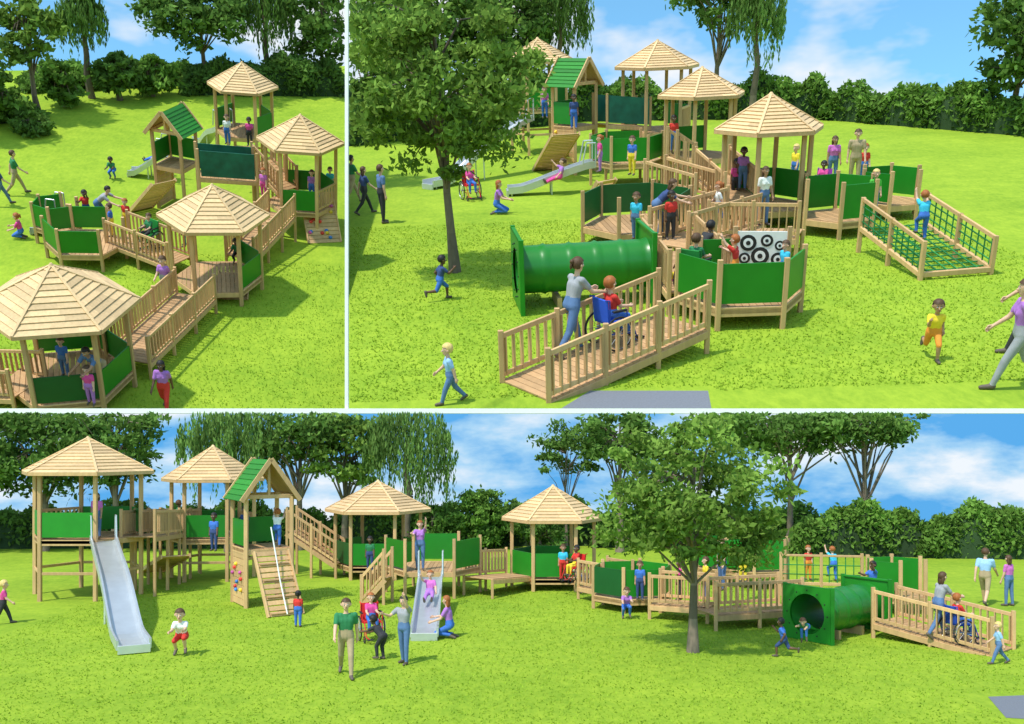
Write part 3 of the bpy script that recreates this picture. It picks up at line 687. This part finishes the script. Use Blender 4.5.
person(B,(873,604,.4),'boy','reach',120,'by','bk','3'); person(B,(808,580,.05),'boy','stand',200,'ro','rd',h=1.2); person(B,(834,581,.05),'boy','climb',20,'cb','rd',h=1.2); person(B,(743,582,.6),'girl','stand',170,'py','br')
# ================================================================== UPPER RIGHT LAWN
walk(TR,(525,391,.02),(682,322,.45),1.3,'lr','timber_ramp')
platform(TR,738,314,2.5,.45,'ogoggg',0)
tunnel(TR,(519,306),(645,298),1.5,.5,.78)
bubblepanel(TR,(760,270,.7),-.2,1.0,.75)
walk(TR,(700,292,.45),(668,252,.45),1.3,'lr')
platform(TR,636,240,2.9,.45,'dddood',.1)
walk(TR,(668,246,.45),(745,222,.5),1.2,'lr')
walk(TR,(712,232,.45),(800,234,.5),1.1,'r')
shelter(TR,763,222,2.95,.5,2.6,3.45,'ggooor',.1)
platform(TR,836,232,2.0,.45,'gggogg',.3,height=.95); platform(TR,887,216,1.7,.45,'ggggog',.2)
net(TR,(893,226,.6),(956,272,.12),1.7)
shelter(TR,698,184,2.95,1.0,3.0,3.8,'oggoor',.2)
walk(TR,(742,203,.6),(712,176,1.0),1.1,'lr')
shelter(TR,655,166,3.1,1.4,3.7,4.55,'gogoor',.1)
shelter(TR,540,152,2.9,1.9,3.8,4.65,'gogrgo',.1)
platform(TR,626,184,2.5,.85,'oggggg',0)
gable(TR,575,172,1.15,1.75,3.25,4.1,.75)
walk(TR,(600,124,1.75),(643,126,1.5),.9,'lr','timber_bridge',fill='teal')
slide(TR,(594,166,.85),(508,192,.12),.55); slide(TR,(527,120,1.9),(428,186,.12),.55)
climbwall(TR,(566,134,1.7),(545,170,0),1.0,False)
walk(TR,(690,170,1.0),(672,158,1.4),1.0,'lr','timber_bridge')
climbwall(TR,(607,180,.85),(592,205,0),.8,False,'timber_steps')
walk(TR,(655,188,.85),(705,203,.6),1.0,'lr')
tree(TR,455,272,6.8,4.7,(2.35,2.0,2.3),14000,.085,'leaf',.12,95,.19,lean=-.15,low=1.9)
for u,v,c,r,m,n in [(372,140,4.6,(3.4,2.4,3.0),'leafdark',6500),(440,128,6.0,(4.2,2.4,3.3),'leafdark',7000),(505,124,5.0,(2.6,2.4,3.0),'leafdark',5000),(715,118,6.6,(2.4,2,1.8),'leafdark',3000),(1010,132,4.3,(1.8,2,2.6),'leafdark',3000)]:
    tree(TR,u,v,7,c,r,n,.18,m,.17,60,.27)
willow(TR,560,122,8.6,1.8,2.6,6500,.14); willow(TR,752,124,8.3,1.4,2.2,5500,.14)
hedge(TR,TR.g(330,146),TR.g(560,122),2.4,2.2,9000,.15,'leafdark',lump=.5)
hedge(TR,TR.g(560,120),TR.g(840,116),2.4,1.8,9000,.15,'leafhedge',lump=.5)
hedge(TR,TR.g(830,118),TR.g(1130,142),2.2,1.6,10000,.14,'leafhedge',lump=.6)
blades(TR,-6,12,15.3,30,45000,.035,pT)
person(TR,(384,223),'man','stand',-60,'jk','br',h=1.7); person(TR,(366,214),'woman','walk',-60,'nk','br',h=1.5); person(TR,(354,203),'man','walk',-60,'gt','bk','2',h=1.6)
wheeler(TR,(471,199),-160,'red','girl','mb','rd'); person(TR,(497,214),'woman','kneel',-100,'Pb','rd',h=1.5)
person(TR,(441,300),'boy','run',-70,'nb','bk','3',h=1.05,long_=False); person(TR,(452,403),'boy','walk',100,'Bj','bl',h=1.02)
person(TR,(572,356,.15),'woman','push',-58,'ej','br',h=1.75,hs='bun'); wheeler(TR,(611,346,.27),-58,'blue','boy','rb','rd',h=1.3)
person(TR,(930,359),'boy','run',170,'yo','br','2',h=1.15,long_=False); person(TR,(1012,388),'woman','walk',75,'Pe','br',h=1.8); person(TR,(1024,352),'man','walk',75,'rk','br',h=1.72)
person(TR,(853,188),'man','stand',170,'tt','br',h=1.85); person(TR,(862,184),'boy','stand',180,'rb','rd',h=1.3); person(TR,(831,186),'woman','stand',180,'pj','br','2',h=1.6)
person(TR,(794,184,.2),'boy','stand',120,'yb','bl',h=1.25); wheeler(TR,(821,199,0),150,'purple','girl','mP','bk','3')
person(TR,(921,240,.4),'boy','climb',0,'cb','rd',h=1.15); person(TR,(872,214,.45),'girl','stand',180,'Gb','bl'); person(TR,(655,238,.45),'woman','bend',-90,'nj','br',h=1.6)
person(TR,(636,240,.45),'girl','stand',150,'cj','br','2'); person(TR,(670,240,.45),'boy','stand',200,'rk','bk','3'); person(TR,(718,226,.45),'girl','walk',90,'wb','rd'); person(TR,(662,297,.1),'girl','crawl',-90,'ym','br',h=1.0)
person(TR,(700,272,.45),'boy','bend',-50,'kP','bk','3'); wheeler(TR,(695,292,.45),-40,'green','boy','gk','br'); person(TR,(733,290,.45),'boy','reach',60,'ro','rd',h=1.1); person(TR,(783,288,.45),'boy','stand',120,'cb','br',h=.95)
person(TR,(735,200,.5),'girl','stand',180,'mk','bk','3'); person(TR,(742,190,.8),'boy','stand',170,'Pj','bk','3'); person(TR,(673,152,1.2),'boy','stand',180,'rb','bk','3'); person(TR,(762,225,.5),'woman','stand',200,'wj','br','2',h=1.45)
person(TR,(600,172,.85),'girl','stand',100,'mP','rd'); person(TR,(560,183,.4),'girl','slide',100,'Pm','br'); person(TR,(632,175,.85),'boy','stand',150,'by','br'); person(TR,(545,118,1.9),'girl','stand',180,'pb','br'); person(TR,(574,129,1.75),'boy','stand',180,'nb','bk','3')
# ================================================================== UPPER LEFT LAWN
shelter(TL,72,392,3.95,.5,2.75,3.8,'ggoodg',.35)
walk(TL,(-15,386,.1),(30,388,.5),1.3,'lr','timber_ramp')
walk(TL,(128,360,.5),(196,296,.5),1.35,'lr')
shelter(TL,219,290,3.4,.5,2.7,3.65,'goooog',.25)
climbwall(TL,(234,272,.5),(232,300,0),1.0,False,'timber_steps')
walk(TL,(118,238,.6),(180,262,.5),1.1,'lr')
platform(TL,88,258,2.6,.6,'ogoggo',.2); platform(TL,60,240,1.5,.6,'oggggo',.6)
slide(TL,(62,218,.7),(34,230,.1),.5)
walk(TL,(240,258,.5),(282,214,1.0),1.1,'lr')
shelter(TL,302,226,3.1,1.0,3.4,4.3,'ggoogr',.1)
climbwall(TL,(316,192,1.4),(325,243,0),1.25,False,'timber_climbing_wall',True)
shelter(TL,247,174,2.75,1.9,3.8,4.65,'gogoog',.1)
walk(TL,(288,190,1.2),(262,162,1.9),1.0,'lr','timber_bridge')
walk(TL,(198,174,1.8),(256,178,1.6),.9,'lr','timber_bridge',fill='teal')
gable(TL,180,206,1.15,1.75,3.1,3.85,-.25)
climbwall(TL,(164,182,1.7),(140,210,0),1.0,False)
slide(TL,(168,156,1.0),(130,173,.1),.5); slide(TL,(225,130,1.8),(198,140,.2),.5)
for u,v,c,r,m,n in [(38,112,3.9,(1.5,1.5,1.6),'leaf',2300),(-20,132,3.0,(1.6,2,1.6),'leafdark',2500),(205,88,4.4,(3.2,2.4,2.0),'leafdark',6500),(322,84,4.3,(2.4,2.4,2.8),'leafdark',5000),(66,106,1.1,(1.1,1,.9),'leafhedge',2000),(8,122,1.0,(1.2,1,.8),'leafhedge',2000),(120,100,1.4,(1.2,1,1.0),'leafdark',2200),(152,96,1.1,(1.3,1,.8),'leafhedge',2200)]:
    tree(TL,u,v,7,c,r,n,.17,m,.14,50,.25)
willow(TL,92,98,6.0,1.2,1.6,4500,.13); willow(TL,268,86,6.0,1.5,1.2,4500,.13)
hedge(TL,TL.g(-120,132),TL.g(40,114),2.0,.8,4500,.13,'leafhedge',lump=.9); hedge(TL,TL.g(20,88),TL.g(200,80),2.2,.9,6000,.13,'leafhedge',lump=.7); hedge(TL,TL.g(180,90),TL.g(350,92),2.4,1.5,8000,.14,'leafdark',lump=.5)
tree(TL,30,134,2,.5,(.9,.8,.5),1600,.12,'leafdark',.05,30,.3,'shrub',low=.03)
blades(TL,-14,0,16,34,30000,.05)
person(TL,(3,205),'woman','walk',-60,'nj','br'); person(TL,(18,194),'man','walk',-60,'gt','br'); person(TL,(22,238),'girl','kneel',100,'mb','rd',h=1.3); wheeler(TL,(55,226,.1),-160,'red','girl','mb','rd')
person(TL,(114,178),'boy','crouch',180,'gb','bk','3'); person(TL,(157,162,.5),'girl','slide',95,'Bb','br'); person(TL,(113,236,.6),'boy','stand',100,'by','br'); person(TL,(100,226,.6),'man','bend',-90,'ej','bk',h=1.7)
wheeler(TL,(151,246,.6),150,'green','boy','gk','br'); person(TL,(166,296,.5),'girl','walk',170,'Pe','br',h=1.4); person(TL,(128,230,.6),'girl','stand',170,'ry','rd'); person(TL,(88,222,.6),'boy','reach',180,'rn','bk','3')
person(TL,(238,262,.5),'boy','crouch',180,'gk','bk','3'); person(TL,(104,392,.5),'man','bend',160,'jt','bk','2'); person(TL,(92,404,.5),'girl','stand',180,'mP','br'); person(TL,(166,412,0),'woman','walk',180,'Pr','bk','3'); person(TL,(66,376,.5),'boy','stand',180,'bj','br')
person(TL,(312,200,1.0),'boy','stand',180,'Pb','br'); person(TL,(264,198,1.2),'girl','stand',170,'pm','rd'); person(TL,(330,196,1),'girl','stand',180,'cb','br'); person(TL,(228,144,1.9),'boy','stand',180,'wb','br'); person(TL,(250,146,1.9),'girl','stand',180,'mk','bk','3'); person(TL,(185,246,.5),'boy','stand',120,'nj','bk','3')
# ================================================================== LIGHT, WORLD, CAMERA
sd=V((.42,.55,-1.0)).normalized()
su=bpy.data.lights.new('sun','SUN'); su.energy=4.0; su.angle=math.radians(2.0); su.color=(1,.95,.87)
so=link(bpy.data.objects.new('sun',su)); so.rotation_euler=sd.to_track_quat('-Z','Y').to_euler(); so.location=(-20,-20,40)
w=bpy.data.worlds.new('World'); sc.world=w; w.use_nodes=True; N=w.node_tree.nodes; L=w.node_tree.links
bg=N['Background']; bg.inputs['Strength'].default_value=.15
sk=N.new('ShaderNodeTexSky'); sk.sky_type='NISHITA'; sk.sun_disc=False; sk.sun_elevation=math.asin(-sd.z); sk.sun_rotation=math.atan2(-sd.x,-sd.y)
tint=N.new('ShaderNodeMix'); tint.data_type='RGBA'; tint.blend_type='MULTIPLY'; tint.inputs[0].default_value=1; tint.inputs[7].default_value=(1.05,1.7,1.75,1); L.new(sk.outputs[0],tint.inputs[6])
tc=N.new('ShaderNodeTexCoord'); mp=N.new('ShaderNodeMapping'); mp.inputs['Scale'].default_value=(3,3,6.5); no=N.new('ShaderNodeTexNoise'); no.inputs['Scale'].default_value=1.6; no.inputs['Detail'].default_value=5; no.inputs['Roughness'].default_value=.55
L.new(tc.outputs['Generated'],mp.inputs[0]); L.new(mp.outputs[0],no.inputs['Vector'])
cr=N.new('ShaderNodeValToRGB'); cr.color_ramp.elements[0].position=.48; cr.color_ramp.elements[0].color=(0,0,0,1); cr.color_ramp.elements[1].position=.62; cr.color_ramp.elements[1].color=(1,1,1,1)
L.new(no.outputs['Fac'],cr.inputs[0]); mx=N.new('ShaderNodeMix'); mx.data_type='RGBA'; L.new(cr.outputs[0],mx.inputs[0]); L.new(tint.outputs[2],mx.inputs[6]); mx.inputs[7].default_value=(6.0,6.3,6.6,1); L.new(mx.outputs[2],bg.inputs[0])
cd=bpy.data.cameras.new('camera'); cam=link(bpy.data.objects.new('camera',cd)); cam.location=EYE; cam.rotation_euler=(math.pi/2,0,0)
cd.sensor_width=36; cd.lens=F/1024*36; cd.shift_y=78/1024; cd.clip_end=3000; cd.clip_start=.1
sc.camera=cam
print('people meshes',len(PM))
